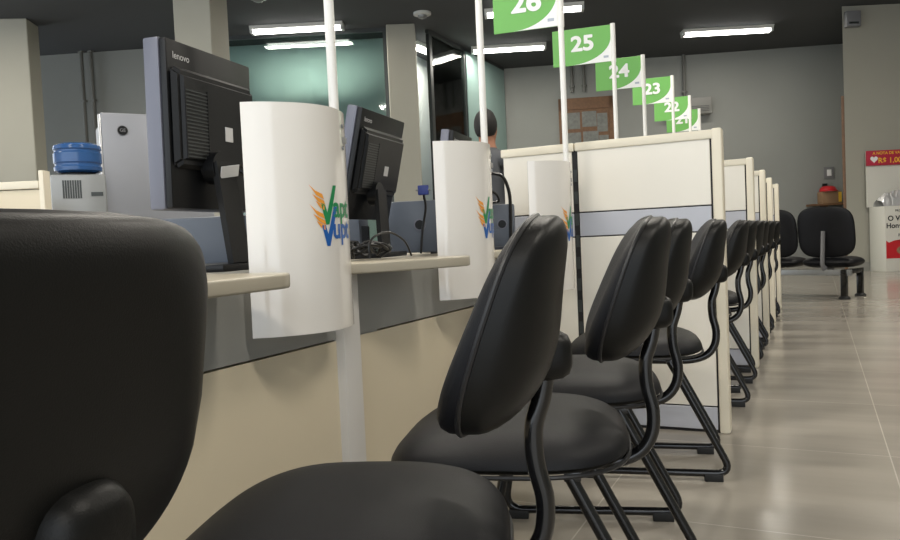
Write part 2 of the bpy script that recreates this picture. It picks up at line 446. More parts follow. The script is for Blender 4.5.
def desk_front(y0, y1):
    k = min(1, (y1-y0-.10)/.37)
    return [(-1.05,y0),(-1.03,y0+.02*k),(-.965,y0+.12*k),(-.91,y0+.25*k),(-.875,y0+.36*k),(-.87,y1-.06),(-.876,y1-.035),(-.89,y1-.015),(-.93,y1)]
d2 = desk(1.637, 2.44, 'service desk between the first and second shields, black cables on top', desk_front(1.56,1.96), [(1.645,1.765,'grey_post',-.03),(2.44,2.51,'white_post',0)], -1.75, 1.96)
d3 = desk(2.512, 2.95, 'service desk in front of the tall partition, behind the second shield', desk_front(2.44,2.63), [(2.515,2.58,'grey_post',-.03)], -1.75, 2.63)

# ------------------------------------------------------------------ shields with logo, poles, flags
SH = [(-1.072,1.232),(-1.038,1.252),(-1.0,1.290),(-.974,1.332),(-.962,1.38),(-.966,1.43),(-.985,1.485),(-1.01,1.525)]
def arc_table():
    P = smooth_path([(x,y,0) for x,y in SH], 12); s = [0]
    for a,b in zip(P,P[1:]): s.append(s[-1]+(b-a).length)
    return P, s
AP, AS = arc_table()
def on_arc(u, off=0):
    u = max(0, min(AS[-1]-1e-6, u))
    i = max(k for k in range(len(AS)-1) if AS[k] <= u); f = (u-AS[i])/(AS[i+1]-AS[i]); d = (AP[i+1]-AP[i]).normalized()
    a = (AP[min(i+2,len(AP)-1)]-AP[i+1]).normalized(); t = d.lerp(a, f*.5) if f>.5 else d
    p = AP[i].lerp(AP[i+1], f); n = Vector((t.y,-t.x,0)).normalized()
    return p + n*off
SZ0, SZ1 = .608, 1.104
OR = Vector((-1.0, 1.40, 0))
def make_shield(label, loc):
    t = thing('counter_shield', label, 'shield', loc, 0, 'curved white shields with logo')
    bm = bmesh.new(); n = 44; L = AS[-1]; g = {}
    for i in range(n+1):
        for j,z in enumerate((SZ0,SZ1)):
            for k,off in enumerate((-.004,0)):
                q = on_arc(L*i/n, off) - OR; g[i,j,k] = bm.verts.new((q.x,q.y,z))
    for i in range(n):
        for k in (0,1): bm.faces.new((g[i,0,k],g[i+1,0,k],g[i+1,1,k],g[i,1,k]))
        for j in (0,1): bm.faces.new((g[i,j,0],g[i+1,j,0],g[i+1,j,1],g[i,j,1]))
    for i in (0,n): bm.faces.new((g[i,0,0],g[i,0,1],g[i,1,1],g[i,1,0]))
    obj('plate', bm, 'acrylic', t, smooth=50)
    # logo bits are laid out in (u along the plate, z) then wrapped on it
    def wrap(bm, name, m, u0, z0):
        for v in bm.verts: v.co.x *= .78; v.co.y *= .74
        for k in range(1, 40):
            g_ = bm.verts[:]+bm.edges[:]+bm.faces[:]
            bmesh.ops.bisect_plane(bm, geom=g_, plane_co=(-.1+k*.008,0,0), plane_no=(1,0,0))
        for v in bm.verts:
            q = on_arc(u0+v.co.x, .0012) - OR; v.co = Vector((q.x, q.y, z0+v.co.y))
        bm2 = bm
        return obj(name, bm2, m, t, smooth=50)
    def poly(*ps):
        bm = bmesh.new()
        for p in ps: bm.faces.new([bm.verts.new((x,y,0)) for x,y in p])
        bmesh.ops.triangulate(bm, faces=bm.faces); return bm
    U, Z = .166, .858
    s = 1.0
    check = lambda dx, dy: [(dx-.002,dy+.030),(dx+.012,dy+.030),(dx+.020,dy+.004),(dx+.050,dy+.085),(dx+.066,dy+.085),(dx+.026,dy-.032),(dx+.014,dy-.032)]
    wrap(poly(check(.0,.012)), 'logo_green_tick', 'lgreen', U, Z)
    wrap(poly(check(.0,-.052)), 'logo_blue_tick', 'lblue', U, Z)
    fl = []
    for dy in (.0,-.058):
        fl.append([(-.040,.098+dy),(-.020,.080+dy),(.004,.070+dy),(.010,.054+dy),(-.016,.066+dy)])
        fl.append([(-.030,.070+dy),(-.008,.058+dy),(.010,.050+dy),(.013,.036+dy),(-.012,.048+dy)])
        fl.append([(-.020,.050+dy),(.0,.040+dy),(.010,.034+dy),(.010,.022+dy),(-.006,.030+dy)])
    wrap(poly(*fl), 'logo_flames', 'orange', U, Z)
    bm = text_bm('apt', .088, .0022, align='LEFT', sx=.95); xf(bm, T(.046,.030,0)); wrap(bm, 'logo_lettering', 'lgreen', U, Z)
    bm = text_bm('upt', .088, .0022, align='LEFT', sx=.95); xf(bm, T(.040,-.034,0)); wrap(bm, 'logo_lettering', 'lblue', U, Z)
    A = Vector((-.996,1.465,0))-OR; B = Vector((-1.09,1.60,0))-OR
    obj('mount_bracket', tube(nb(), [(A.x,A.y,.665),(B.x,B.y,.665)], .012, 10), 'grey_post', t)
    obj('mount_clip', box(nb(), A.x-.010, A.x+.022, A.y-.012, A.y+.012, 1.03, 1.045), 'grey_post', t)
    # screws
    bm = nb()
    for u,z in ((.272,SZ1-.035),(.272,SZ1-.085)):
        q = on_arc(u,.001)-OR; q2 = on_arc(u,.004)-OR
        tube(bm, [(q.x,q.y,z),(q2.x,q2.y,z)], .005, 10)
    obj('screw', bm, 'silver', t)
    return t
s1 = make_shield('largest curved white shield, beside the near monitor, counter end in front of it', tuple(OR))
dup(s1, tuple(OR+Vector((.012,.855,0))), None, 'middle curved white shield, above the foreground chair')
dup(s1, tuple(OR+Vector((.105,1.45,-.026))), None, 'farthest curved white shield, in front of the tall cream partition')

def make_pole(label, x, y, z, z0=0):
    t = thing('sign_pole', label, 'pole', (x,y,0), 0, 'white sign poles')
    obj('shaft', tube(nb(), [(0,0,.006 if not z0 else z0),(0,0,z)], .0115, 14), 'pole', t)
    if not z0: obj('base_disc', lathe(nb(), [(.035,0),(.035,.006),(.015,.010)]), 'grey_post', t)
    else: obj('end_cap', tube(nb(), [(0,0,z0-.012),(0,0,z0)], .013, 14), 'grey_post', t)
    return t
def make_flag(num, x, y, ztop, ang, w=.315, h=.205):
    t = thing('number_flag', 'green and white flag sign reading %s on its white pole' % num, 'sign', (x,y,ztop), ang, 'numbered counter flags')
    # local: flag extends to -x, visible face towards -y
    obj('flag_plate', box(nb(), -w, -.012, -.002, .002, -h, 0, bev=.0008, seg=1), 'green', t, smooth=0)
    for f in (-1,):
        pts = []
        for k in range(17):
            a = k/16*PI/2
            pts.append((-.014 - (w*.60)*(1-math.sin(a)) , -h*.998 + (h*.74)*(1-math.cos(a))))
        # white sweep: corner bottom right
        bm = bmesh.new(); prev = None
        for k in range(19):
            a_ = k/18*PI/2; x_ = -.0125-(w*.66)*(1-math.sin(a_)); z_ = -h+.0008+h*.66*(1-math.cos(a_))
            cur = (bm.verts.new((x_,-.0036,-h+.0007)), bm.verts.new((x_,-.0036,z_)))
            if prev: bm.faces.new((prev[0],cur[0],cur[1],prev[1]))
            prev = cur
        obj('white_sweep', bm, 'white', t, smooth=0)
        bm = nb()
        for q,(ax,az) in enumerate(((0,0),(.0035,0),(-.0035,0),(0,.003),(0,-.003),(.0025,.0022),(-.0025,-.0022),(-.0025,.0022),(.0025,-.0022))):
            b2 = text_bm(num, .112, .0008, sx=1.12); xf(b2, T(-w*.50+ax, -.0040-q*.00006, -h*.44+az, rx=PI/2)); merge(bm, b2)
        obj('numerals', bm, 'white', t, smooth=0)
        bm = box(nb(), -.052,-.026,-.0042,-.0036,-h+.022,-h+.034); obj('corner_mark', bm, 'palegrey', t, smooth=0)
    obj('clamp', tube(nb(), [(0,0,-h-.004),(0,0,.004)], .0135, 12), 'pole', t)
    return t
FA = math.radians(8)
make_pole('white pole rising behind the nearest curved shield', -.996, 1.465, 2.35, .655)
make_pole('white pole rising behind the middle curved shield', -.984, 2.32, 2.35, .655)
fl = [('26',-.893,2.935,1.822),('25',-.95,4.057,1.905),('24',-.95,4.838,1.894),('23',-.95,5.929,1.955),('22',-.95,6.798,1.936),('21',-.95,7.393,1.903)]
for num,x,y,z in fl:
    make_pole('white pole carrying the flag numbered %s' % num, x, y, z+.003 if num!='26' else 2.35, 0 if num!='26' else .655)
    make_flag(num, x, y, z, FA, .275 if num=='26' else (.325 if num=='25' else .295), .195)

# ------------------------------------------------------------------ tall partitions
def make_divider(label, y, xe=-.31, x0=-1.2, h=1.17, seam=-.885):
    t = thing('tall_partition', label, 'partition', ((xe+x0)/2, y, 0), 0, 'tall cream partitions between desks')
    ox = (xe+x0)/2; th = .028
    segs = [(x0, seam-.012), (seam+.012, xe-.045)]
    for a,b in segs:
        for z0,z1,m,n in ((.885,h-.035,'cream','upper_panel'),(.785,.880,'lilac','grey_band'),(.105,.780,'cream','lower_panel'),(.012,.10,'lilac','plinth')):
            obj(n, box(nb(), a-ox, b-ox, -th, th, z0, z1, bev=.002, seg=1), m, t, smooth=0)
        obj('cap_rail', box(nb(), a-ox-.01, b-ox+.01, -th-.006, th+.006, h-.035, h, bev=.006), 'cream_trim', t)
    obj('core', box(nb(), x0-ox, xe-.03-ox, -th+.006, th-.006, 0, h-.03), 'dark', t, smooth=0)
    bm = nb()
    for z in [.2+.09*k for k in range(10)]: box(bm, seam-.008-ox, seam+.008-ox, -th+.001, -th+.004, z, z+.05)
    obj('slot_strip', bm, 'frame', t, smooth=0)
    obj('end_post', box(nb(), xe-.038-ox, xe-ox, -th-.008, th+.008, 0, h+.004, bev=.01, seg=3), 'cream_trim', t)
    return t
dv = make_divider('nearest and largest tall cream partition, behind the fifth chair', 3.055)
dup(dv, (dv.location.x+.01,4.52,0), None, 'second tall cream partition along the aisle')
dup(dv, (dv.location.x+.01,5.62,0), None, 'third tall cream partition along the aisle')
dup(dv, (dv.location.x+.005,6.62,0), None, 'fourth tall cream partition along the aisle')
dup(dv, (dv.location.x+.01,7.7,0), None, 'farthest tall cream partition, a sliver before the waiting bench')

# ------------------------------------------------------------------ monitors, computers, cables
def make_monitor(label, loc, rz, w, h, depth=.05, tilt=0, arm=True, text=True):
    """local: back faces +x, width along +y from 0, z from 0"""
    t = thing('computer_monitor', label, 'monitor', loc, rz)
    R = T(0,0,0,ry=tilt)
    o = obj('bezel', box(nb(), -depth,-.012, 0,w,0,h, bev=.006, mx=R), 'bezel', t); o['label'] = 'lavender grey edge frame'
    obj('screen', box(nb(), -depth-.001,-depth+.001,.018,w-.018,.02,h-.018, mx=R), 'dark', t, smooth=0)
    obj('back_cover', box(nb(), -.012,.004, .003,w-.003,.003,h-.003, bev=.004, mx=R), 'mon', t)
    # raised housing
    bm = nb(); t2 = bmesh.new(); bmesh.ops.create_cube(t2, size=1)
    for v in t2.verts:
        top = v.co.x > 0; m_ = .03 if top else 0
        v.co = Vector((.024 if top else .002, w*.5+v.co.y*2*(w*.485-m_*.6), h*.54+v.co.z*2*(h*.31-m_*.6)))
    bmesh.ops.bevel(t2, geom=list(t2.edges), offset=.008, segments=2, affect='EDGES'); bmesh.ops.transform(t2, matrix=R, verts=t2.verts); merge(bm, t2)
    hs = obj('rear_housing', bm, 'mon', t)
    bm = nb()
    for k in range(19):
        z = h*.31+k*h*.0215
        box(bm, .0230,.0252, w*.11,w*.34, z, z+.003, mx=R)
    obj('vent_slats', bm, 'frame', hs, smooth=0)
    bm = nb()
    for y in (w*.11, w*.35): box(bm, .023,.0255, y-.003,y, h*.30, h*.72, mx=R)
    obj('vent_border', bm, 'mon', hs, smooth=0)
    obj('sticker', box(nb(), .0238,.0252, w*.54,w*.63, h*.44,h*.53, mx=R), 'sticker', hs, smooth=0)
    if text:
        bm = text_bm('lenovo', .020, .0002, align='LEFT'); xf(bm, R @ T(.0052, w*.07, h*.90, rz=PI/2) @ T(rx=PI/2)); obj('brand_lettering', bm, 'sticker', t, smooth=0)
    # stand: neck plate leaning down to a flat foot
    if arm:
        P0 = R @ Vector((.022, w*.40, h*.26)); zb = .757-loc[2]
        bm = nb()
        tube(bm, [(P0.x-.01,P0.y,P0.z),(P0.x+.022,P0.y,P0.z)], .035, 20)
        obj('hinge', bm, 'mon', t)
        bm = prism(nb(), [(-.035,0),(.035,0),(.030,.0),(.030,.0)][:2]+[(.032,1),(-.032,1)], -.007, .007)
        a = Vector((.055, w*.50, zb+.01)); b = P0+Vector((.022,0,.01)); d = b-a
        Q = Matrix(((0,d.x,1,a.x),(1,d.y,0,a.y),(0,d.z,.3,a.z),(0,0,0,1)))
        bmesh.ops.transform(bm, matrix=Q, verts=bm.verts); obj('neck', bm, 'bluegrey' if w>.4 else 'mon', t, smooth=0)
        obj('stand_base', box(nb(), -.10,.08, w*.5-.10,w*.5+.13, zb-.006,zb+.010, bev=.005), 'mon', t)
    return t
m1 = make_monitor('large black monitor seen from behind, left of the nearest shield', (-1.182,1.132,.885), math.radians(8), .31, .352, tilt=math.radians(1))
obj('cable_tag', box(nb(), -.026,.026,-.001,.001,-.013,.013, bev=.0006, seg=1, mx=T(.062,.125,.082,rx=.35,rz=1.35,ry=-.15)), 'sticker', m1, smooth=0)
m2 = make_monitor('smaller black monitor tilted back, between the first and second shields', (-1.245,1.85,.868), math.radians(8), .34, .335, tilt=math.radians(13), depth=.045)
m3 = make_monitor('black monitor mostly hidden behind the middle shield', (-1.235,2.50,.868), math.radians(8), .25, .335, tilt=math.radians(8), depth=.045)

def computer(label, loc, rz, sx, sy, sz, knob=True, name='desktop_computer'):
    t = thing(name, label, 'computer', loc, rz)
    obj('case', box(nb(), -sx/2,sx/2,-sy/2,sy/2,.006,sz, bev=.008), 'bluegrey', t)
    bm = nb()
    for a in (-1,1):
        for b in (-1,1): box(bm, a*sx*.4-.01,a*sx*.4+.01,b*sy*.4-.01,b*sy*.4+.01,0,.007)
    obj('rubber_feet', bm, 'rubber', t, smooth=0)
    if knob:
        # round button on the face towards -y
        obj('round_button', tube(nb(), [(sx*.18,-sy/2+.002,sz*.55),(sx*.18,-sy/2-.006,sz*.55)], .016, 20), 'mon', t)
        obj('button_ring', tube(nb(), [(sx*.18,-sy/2+.001,sz*.55),(sx*.18,-sy/2-.003,sz*.55)], .021, 20), 'bezel', t)
    else:
        bm = nb()
        for k in range(9): box(bm, sx/2-.001,sx/2+.001,-sy*.3+k*.014,-sy*.3+k*.014+.006,sz*.35,sz*.8)
        obj('vent_slots', bm, 'dark', t, smooth=0)
    return t
W = .7505
computer('blue grey desktop computer under the large near monitor', (-1.40,1.44,W), math.radians(25), .30, .14, .13, False)
computer('blue grey flat computer under the smaller tilted monitor', (-1.46,2.10,W), math.radians(20), .22, .14, .13, False)
computer('blue grey box with round button, between tilted monitor and middle shield', (-1.28,2.34,W), math.radians(20), .19, .15, .185, True)
computer('blue grey box with round button, left of the farthest shield', (-1.19,2.885,W), math.radians(20), .16, .10, .18, True)

def cable(name, label, pts, r=.0035, m='cable', cat='cable', parent=None):
    o = obj(name, tube(nb(), smooth_path(pts, 8), r, 8), m, parent)
    return tag(o, label, cat)
# coil of cables on the second desk
pts = []
for k in range(60):
    a = k*.62; r = .044+.018*math.sin(k*1.7)
    pts.append((-1.14+r*math.cos(a)*1.0, 1.80+r*1.5*math.sin(a), W+.007+.030*abs(math.sin(k*.9))+.00028*k))
cable('cable_coil', 'tangled coil of black cable on the second desk beside the first shield', pts, .0042)
cable('power_cable', 'thin black cable arching from the coil to the tilted monitor', [(-1.06,1.69,W+.006),(-1.06,1.70,W+.055),(-1.055,1.78,W+.075),(-1.05,1.86,W+.05),(-1.05,1.9,W+.006)], .003)
cable('video_cable', 'black cable hanging behind the near monitor', [(-1.17,1.32,.98),(-1.13,1.34,.955),(-1.125,1.38,.965),(-1.12,1.40,.99),(-1.13,1.42,.93),(-1.15,1.44,.80),(-1.17,1.45,W+.004)], .005)
cable('video_cable', 'black cable curving from hidden monitor towards the farthest shield', [(-1.23,2.76,1.045),(-1.18,2.80,1.055),(-1.12,2.80,1.04),(-1.10,2.82,.98),(-1.10,2.83,.90),(-1.11,2.84,W+.004)], .007)
cable('video_cable', 'lower black cable curving into the far round button box', [(-1.23,2.72,.975),(-1.18,2.74,.985),(-1.13,2.75,.97),(-1.12,2.76,.94),(-1.15,2.77,.935)], .005)
t = thing('power_adapter', 'small white adapter block beside the cable coil', 'adapter', (-1.16,1.655,W), .3)
obj('body', box(nb(), -.009,.009,-.012,.012,0,.030, bev=.003), 'sticker', t)
obj('socket_strip', box(nb(), -.012,.012,.0165,.10,0,.03, bev=.003), 'cable', t)
# video plugs at back of the tilted monitor
for i,(x,y,z,l) in enumerate([(-1.17,2.22,.965,'blue video plug hanging right of the tilted monitor'),(-1.2,2.73,.985,'blue video plug behind the middle shield')]):
    t = thing('video_plug', l, 'plug', (x,y,z), .4)
    obj('plug_body', box(nb(), -.018,.018,-.012,.012,-.016,.016, bev=.003), 'vga', t)
    obj('plug_cable', tube(nb(), smooth_path([(0,0,-.014),(.005,0,-.06),(-.01,.01,-.13),(-.02,.02,.7545-z)], 6), .004, 8), 'cable', t)
    obj('thumb_screw', tube(nb(), [(-.025,-.009,0),(.025,-.009,0)], .003, 8), 'silver', t)

# ------------------------------------------------------------------ water dispenser, fridge, low partition at the left
t = thing('water_dispenser', 'grey water dispenser carrying the blue bottle, left background', 'water dispenser', (-3.40,2.66,0), math.radians(50))
obj('body', box(nb(), -.125,.125,-.13,.13,.02,1.205, bev=.012), 'silver', t)
obj('top_collar', lathe(nb(), [(.10,1.204),(.10,1.214),(.08,1.218)]), 'mon', t)
bm = nb()
for k in range(8): box(bm, -.072+k*.011,-.064+k*.011,-.1325,-.129,1.085,1.175)
obj('vent_grille', bm, 'frame', t, smooth=0)
obj('brand_badge', box(nb(), .055,.11,-.1325,-.129,1.095,1.115), 'frame', t, smooth=0)
obj('tap', tube(nb(), smooth_path([(.0,-.14,.9),(0,-.19,.9),(0,-.2,.86)],5), .012, 10), 'white', t)
obj('feet', box(nb(), -.13,.13,-.13,.13,0,.02), 'rubber', t, smooth=0)
o = tag(obj('water_bottle', lathe(nb(), [(.05,.0),(.095,.003),(.112,.012),(.114,.03),(.108,.038),(.108,.046),(.114,.054),(.114,.100),(.108,.108),(.108,.115),(.114,.122),(.110,.140),(.09,.150),(.05,.155),(0,.155)], 40), 'bottle', loc=(-3.40,2.66,1.219)), 'blue water bottle upside down on the grey dispenser', 'bottle')
t = thing('refrigerator', 'grey appliance with round dark badge, between the dispenser and near monitor', 'refrigerator', (-3.60,2.98,0), math.radians(57))
obj('door', box(nb(), 0,.60,-.0,.055,.10,1.60, bev=.010), 'appl', t)
obj('body', box(nb(), .03,.60,.057,.55,.05,1.585, bev=.01), 'appl', t)
obj('edge_trim', box(nb(), -.012,-.0005,.003,.052,.11,1.59, bev=.002), 'applside', t)
g = obj('badge', tube(nb(), [(.11,.002,1.50),(.11,-.008,1.50)], .026, 28), 'mon', t)
obj('badge_ring', tube(nb(), [(.11,.001,1.50),(.11,-.005,1.50)], .029, 28), 'stickg', t)
bm = text_bm('GE', .026, .0004); xf(bm, T(.11,-.0088,1.50,rx=PI/2)); obj('badge_lettering', bm, 'stickg', g, smooth=0)
obj('plinth', box(nb(), .03,.57,.03,.52,0,.099), 'rubber', t, smooth=0)
t = thing('low_partition', 'low beige partition with cap rail at the far left edge', 'partition', (-3.18,2.20,0), math.radians(26))
obj('panel', box(nb(), -.13,.085,-.02,.02,.0,1.10), 'beige_panel', t, smooth=0)
obj('cap_rail', box(nb(), -.14,.085,-.03,.03,1.105,1.14, bev=.006), 'cream_trim', t)
obj('end_post', box(nb(), .086,.108,-.03,.03,0,1.185, bev=.004), 'cream_trim', t)
t = thing('tall_locker', 'tall cream locker edge cut off by the left frame', 'locker', (-3.68,2.08,0), math.radians(26))
obj('body', box(nb(), -.60,.052,-.0,.45,.0,1.62, bev=.004), 'cream_trim', t)
obj('latch', box(nb(), .02,.035,-.012,.0,1.30,1.34, bev=.002), 'frame', t)

# ------------------------------------------------------------------ far end: bench, kiosk, shelf, board, air conditioner
def bench(loc, rz):
    t = thing('waiting_bench', 'row of joined black waiting seats at the end of the aisle, backs to the hall', 'bench', loc, rz)
    obj('beam', box(nb(), -1.50,.26,-.03,.03,.24,.30, bev=.005), 'silver', t)
    for i in range(3):
        cx = -.58*i
        def ol(th): return sup(th, .285, .265, 3.6)
        def f1(x,z,a): return (cx+x, .03+.03*(x/.28)**2+.03*(1-a**5)**.5 -(z)*.15, .69+z)
        def f2(x,z,a): return (cx+x, .03+.03*(x/.28)**2-.02*(1-a**4)**.5 -(z)*.15-.02, .69+z)
        a, b = lens(ol, f1, f2, 7, 40); merge(a, b); s = obj('backrest', a, 'fabric', t, smooth=70)
        def so(th): return sup(th, .28, .23, 3.4)
        def s1_(x,y,a): return (cx+x, .23+y, .37+.06*(1-a**4)**.5)
        def s2_(x,y,a): return (cx+x, .23+y, .37-.06*(1-a**4)**.5)
        a, b = lens(so, s1_, s2_, 7, 40); merge(a, b); obj('seat', a, 'fabric', t, smooth=70)
        obj('seat_bracket', tube(nb(), round_path([(cx,-.02,.70),(cx,-.06,.34),(cx,.02,.30),(cx,.2,.30)], .06), .018, 10, flat=2.0), 'stickg', t)
    for x in (.20,-1.36):
        obj('side_bar', box(nb(), x-.025,x+.025,-.06,.44,.25,.30, bev=.004), 'tube', t)
        for y in (-.03,.40):
            lg = obj('leg', box(nb(), x-.028,x+.028,y-.028,y+.028,.03,.26, bev=.004), 'tube', t)
            obj('foot_pad', lathe(nb(), [(.055,0),(.055,.015),(.03,.035)], 16, mx=T(x,y,0)), 'rubber', lg)
    return t
bench((.08,8.72,0), math.radians(-22))

def kiosk(loc, rz):
    t = thing('promotional_kiosk', 'white honesty snack kiosk with red header, right edge', 'kiosk', loc, rz)
    # local: x to the right, front towards -y
    obj('cabinet', box(nb(), .05,.78,0,.45,0,.99, bev=.006), 'kiosk', t)
    obj('back_panel', box(nb(), .0,.83,.40,.43,.99,1.86), 'kiosk', t, smooth=0)
    hd = obj('header', box(nb(), -.01,.84,.36,.40,1.63,1.86, bev=.004), 'magenta', t)
    bm = text_bm('R$ 1,00', .115, .0015, sx=1.0); xf(bm, T(.335,.357,1.70,rx=PI/2)); obj('header_price', bm, 'yellow', hd, smooth=0)
    bm = text_bm('A NOTA DE VALOR', .060, .001); xf(bm, T(.34,.357,1.815,rx=PI/2)); obj('header_lettering', bm, 'yellow', hd, smooth=0)
    bm = bmesh.new(); vs = []
    for k in range(32):
        a = 2*PI*k/32; vs.append(bm.verts.new((.095+.0036*16*math.sin(a)**3, .357, 1.725+.0036*(13*math.cos(a)-5*math.cos(2*a)-2*math.cos(3*a)-math.cos(4*a)))))
    bm.faces.new(vs); obj('header_heart', bm, 'white', hd, smooth=0)
    bm = text_bm('PROJETO', .045, .001, align='LEFT'); xf(bm, T(.20,-.003,.915,rx=PI/2)); obj('lettering', bm, 'ink', t, smooth=0)
    bm = text_bm('O Valor da', .105, .003, align='LEFT'); xf(bm, T(.09,-.003,.80,rx=PI/2)); obj('lettering', bm, 'ink', t, smooth=0)
    bm = text_bm('Honestidade', .105, .003, align='LEFT'); xf(bm, T(.065,-.003,.69,rx=PI/2)); obj('lettering', bm, 'ink', t, smooth=0)
    bm = text_bm('participe', .06, .001, align='LEFT'); xf(bm, T(.24,-.003,.56,rx=PI/2)); obj('lettering', bm, 'ink', t, smooth=0)
    bm = bmesh.new()
    pts = [(.06,.20),(.77,.20),(.77,.50),(.70,.47),(.60,.50),(.48,.46),(.38,.49),(.28,.44),(.18,.47),(.10,.44),(.06,.47)]
    bm.faces.new([bm.verts.new((x,-.003,z)) for x,z in pts]); bmesh.ops.triangulate(bm, faces=bm.faces)
    pr = obj('red_print', bm, 'red', t, smooth=0)
    bm = bmesh.new(); bm.faces.new([bm.verts.new((.40+.19*math.cos(a),-.0045,.32+.085*math.sin(a))) for a in [2*PI*k/28 for k in range(28)]]); obj('bowl_print', bm, 'carton', pr, smooth=0)
    bm = bmesh.new(); bm.faces.new([bm.verts.new((.40+.15*math.cos(a),-.006,.335+.055*math.sin(a))) for a in [2*PI*k/28 for k in range(28)]]); obj('herb_print', bm, 'leafgreen', pr, smooth=0)
    return t
kiosk((.90,13.0,0), math.radians(24))
# crinkled clear wrap heaped on the kiosk
bm = bmesh.new(); n = 26
rnd = random.Random(3); gv = {}
for i in range(n+1):
    for j in range(9):
        u = i/n; v = j/8; hgt = .24*math.sin(PI*min(1,max(0,v)))**.7*(math.sin(PI*min(.98,u+.02))**.3)*(.85+.22*rnd.random())
        gv[i,j] = bm.verts.new((.06+.70*u+rnd.uniform(-.008,.008), .04+.32*v, max(.0,hgt)+.0))
for i in range(n):
    for j in range(8): bm.faces.new((gv[i,j],gv[i+1,j],gv[i+1,j+1],gv[i,j+1]))
bs = [gv[0,0],gv[n,0],gv[n,8],gv[0,8]]
o = obj('plastic_wrapping', bm, 'foil', smooth=0); o.location = (.90,13.0,.993); o.rotation_euler = (0,0,math.radians(24)); tag(o, 'shiny crumpled plastic wrapping heaped on the white kiosk', 'wrapping')

FW = math.atan2(2.10, 6.22)   # direction of far wall
def fw(d, off=0):    # point along far wall, d metres from its left end, off metres in front
    u = Vector((math.cos(FW), math.sin(FW))); n = Vector((u.y,-u.x)); p = Vector((-5.60,14.04))+u*d+n*off; return p.x, p.y
def on_far(name, label, cat, d, z, off=0.0):
    x, y = fw(d, off); return thing(name, label, cat, (x,y,z), FW)
t = on_far('wall_shelf', 'short brown wooden shelf board on the far wall by the jamb', 'shelf', 6.30, 1.10, .0)
obj('shelf_board', box(nb(), -.55,.20,-.42,-.01,.0,.035, bev=.003), 'wood', t)
obj('apron', box(nb(), .0,.20,-.43,-.42,-.04,.12, bev=.003), 'wood', t)
obj('bracket', box(nb(), -.3,-.27,-.35,-.01,-.2,.0), 'wood', t, smooth=0)
t = on_far('carton_box', 'small brown carton with yellow side on the wall shelf', 'box', 6.10, 1.136, .22)
obj('carton', box(nb(), -.17,.17,-.12,.12,0,.22, bev=.004), 'carton', t)
obj('yellow_side', box(nb(), .12,.175,-.123,.123,.02,.2), 'yellow', t, smooth=0)
t = on_far('red_cap', 'red cap lying on top of the brown carton', 'cap', 6.08, 1.358, .22)
bm = nb(); lathe(bm, [(.145,0),(.15,.03),(.13,.07),(.10,.095),(.05,.105),(0,.107)], 28); obj('crown', bm, 'red', t)
bm = bmesh.new(); prism(bm, [(.15*math.cos(a), -.06-.2*abs(math.sin(a))) for a in [PI+PI*k/12 for k in range(13)]], .0, .012); obj('visor', bm, 'red', t)
t = on_far('switch_plate', 'small grey switch plate on the far wall above the red cap', 'switch plate', 6.18, 1.72)
obj('plate', box(nb(), -.09,.09,-.02,0,-.11,.11, bev=.003), 'stickg', t)
obj('rocker', box(nb(), -.04,.04,-.028,-.02,-.06,.06, bev=.003), 'white', t)
t = on_far('wall_socket', 'tiny black socket under the switch plate on the far wall', 'socket', 6.10, 1.47)
obj('plate', box(nb(), -.045,.045,-.02,0,-.05,.05, bev=.003), 'mon', t)
obj('prongs', box(nb(), -.02,.02,-.04,-.02,-.015,.015), 'mon', t, smooth=0)
t = on_far('notice_board', 'wood framed notice board with papers on the far wall', 'notice board', 1.70, 2.92)
obj('backing', box(nb(), -.50,.50,-.02,0,-.72,.50), 'wood', t, smooth=0)
bm = nb(); box(bm, -.54,-.44,-.04,0,-.75,.52); box(bm, .44,.54,-.04,0,-.75,.52); box(bm, -.54,.54,-.04,0,.30,.52); box(bm, -.54,.54,-.04,0,-.76,-.66)
obj('board_frame', bm, 'wood', t, smooth=0)
for k,(x,z,w,h) in enumerate([(-.27,.08,.28,.32),(.05,.10,.28,.30),(.30,.02,.20,.36),(-.26,-.32,.28,.34),(.07,-.32,.30,.36),(.32,-.38,.18,.3)]):
    obj('notice_paper', box(nb(), x-w/2,x+w/2,-.024,-.0205,z-h/2,z+h/2), 'cork', t, smooth=0)
t = on_far('air_conditioner', 'grey wall air conditioner high on the far wall behind the flags', 'air conditioner', 3.62, 3.10)
obj('casing', box(nb(), -.42,.42,-.24,0,-.15,.17, bev=.03), 'acbody', t)
bm = nb()
for k in range(4): box(bm, -.36,.36,-.245,-.238,-.10+k*.03,-.09+k*.03)
obj('outlet_louvre', bm, 'frame', t, smooth=0)
t = thing('junction_box', 'small grey box at the top corner of the right wall block', 'junction box', (.45,13.33,3.88), math.radians(25.5))
obj('housing', box(nb(), .02,.24,-.10,0,-.10,.14, bev=.01), 'stickg', t); obj('cover_strip', box(nb(), .05,.2,-.11,-.1,-.06,-.03), 'frame', t, smooth=0)

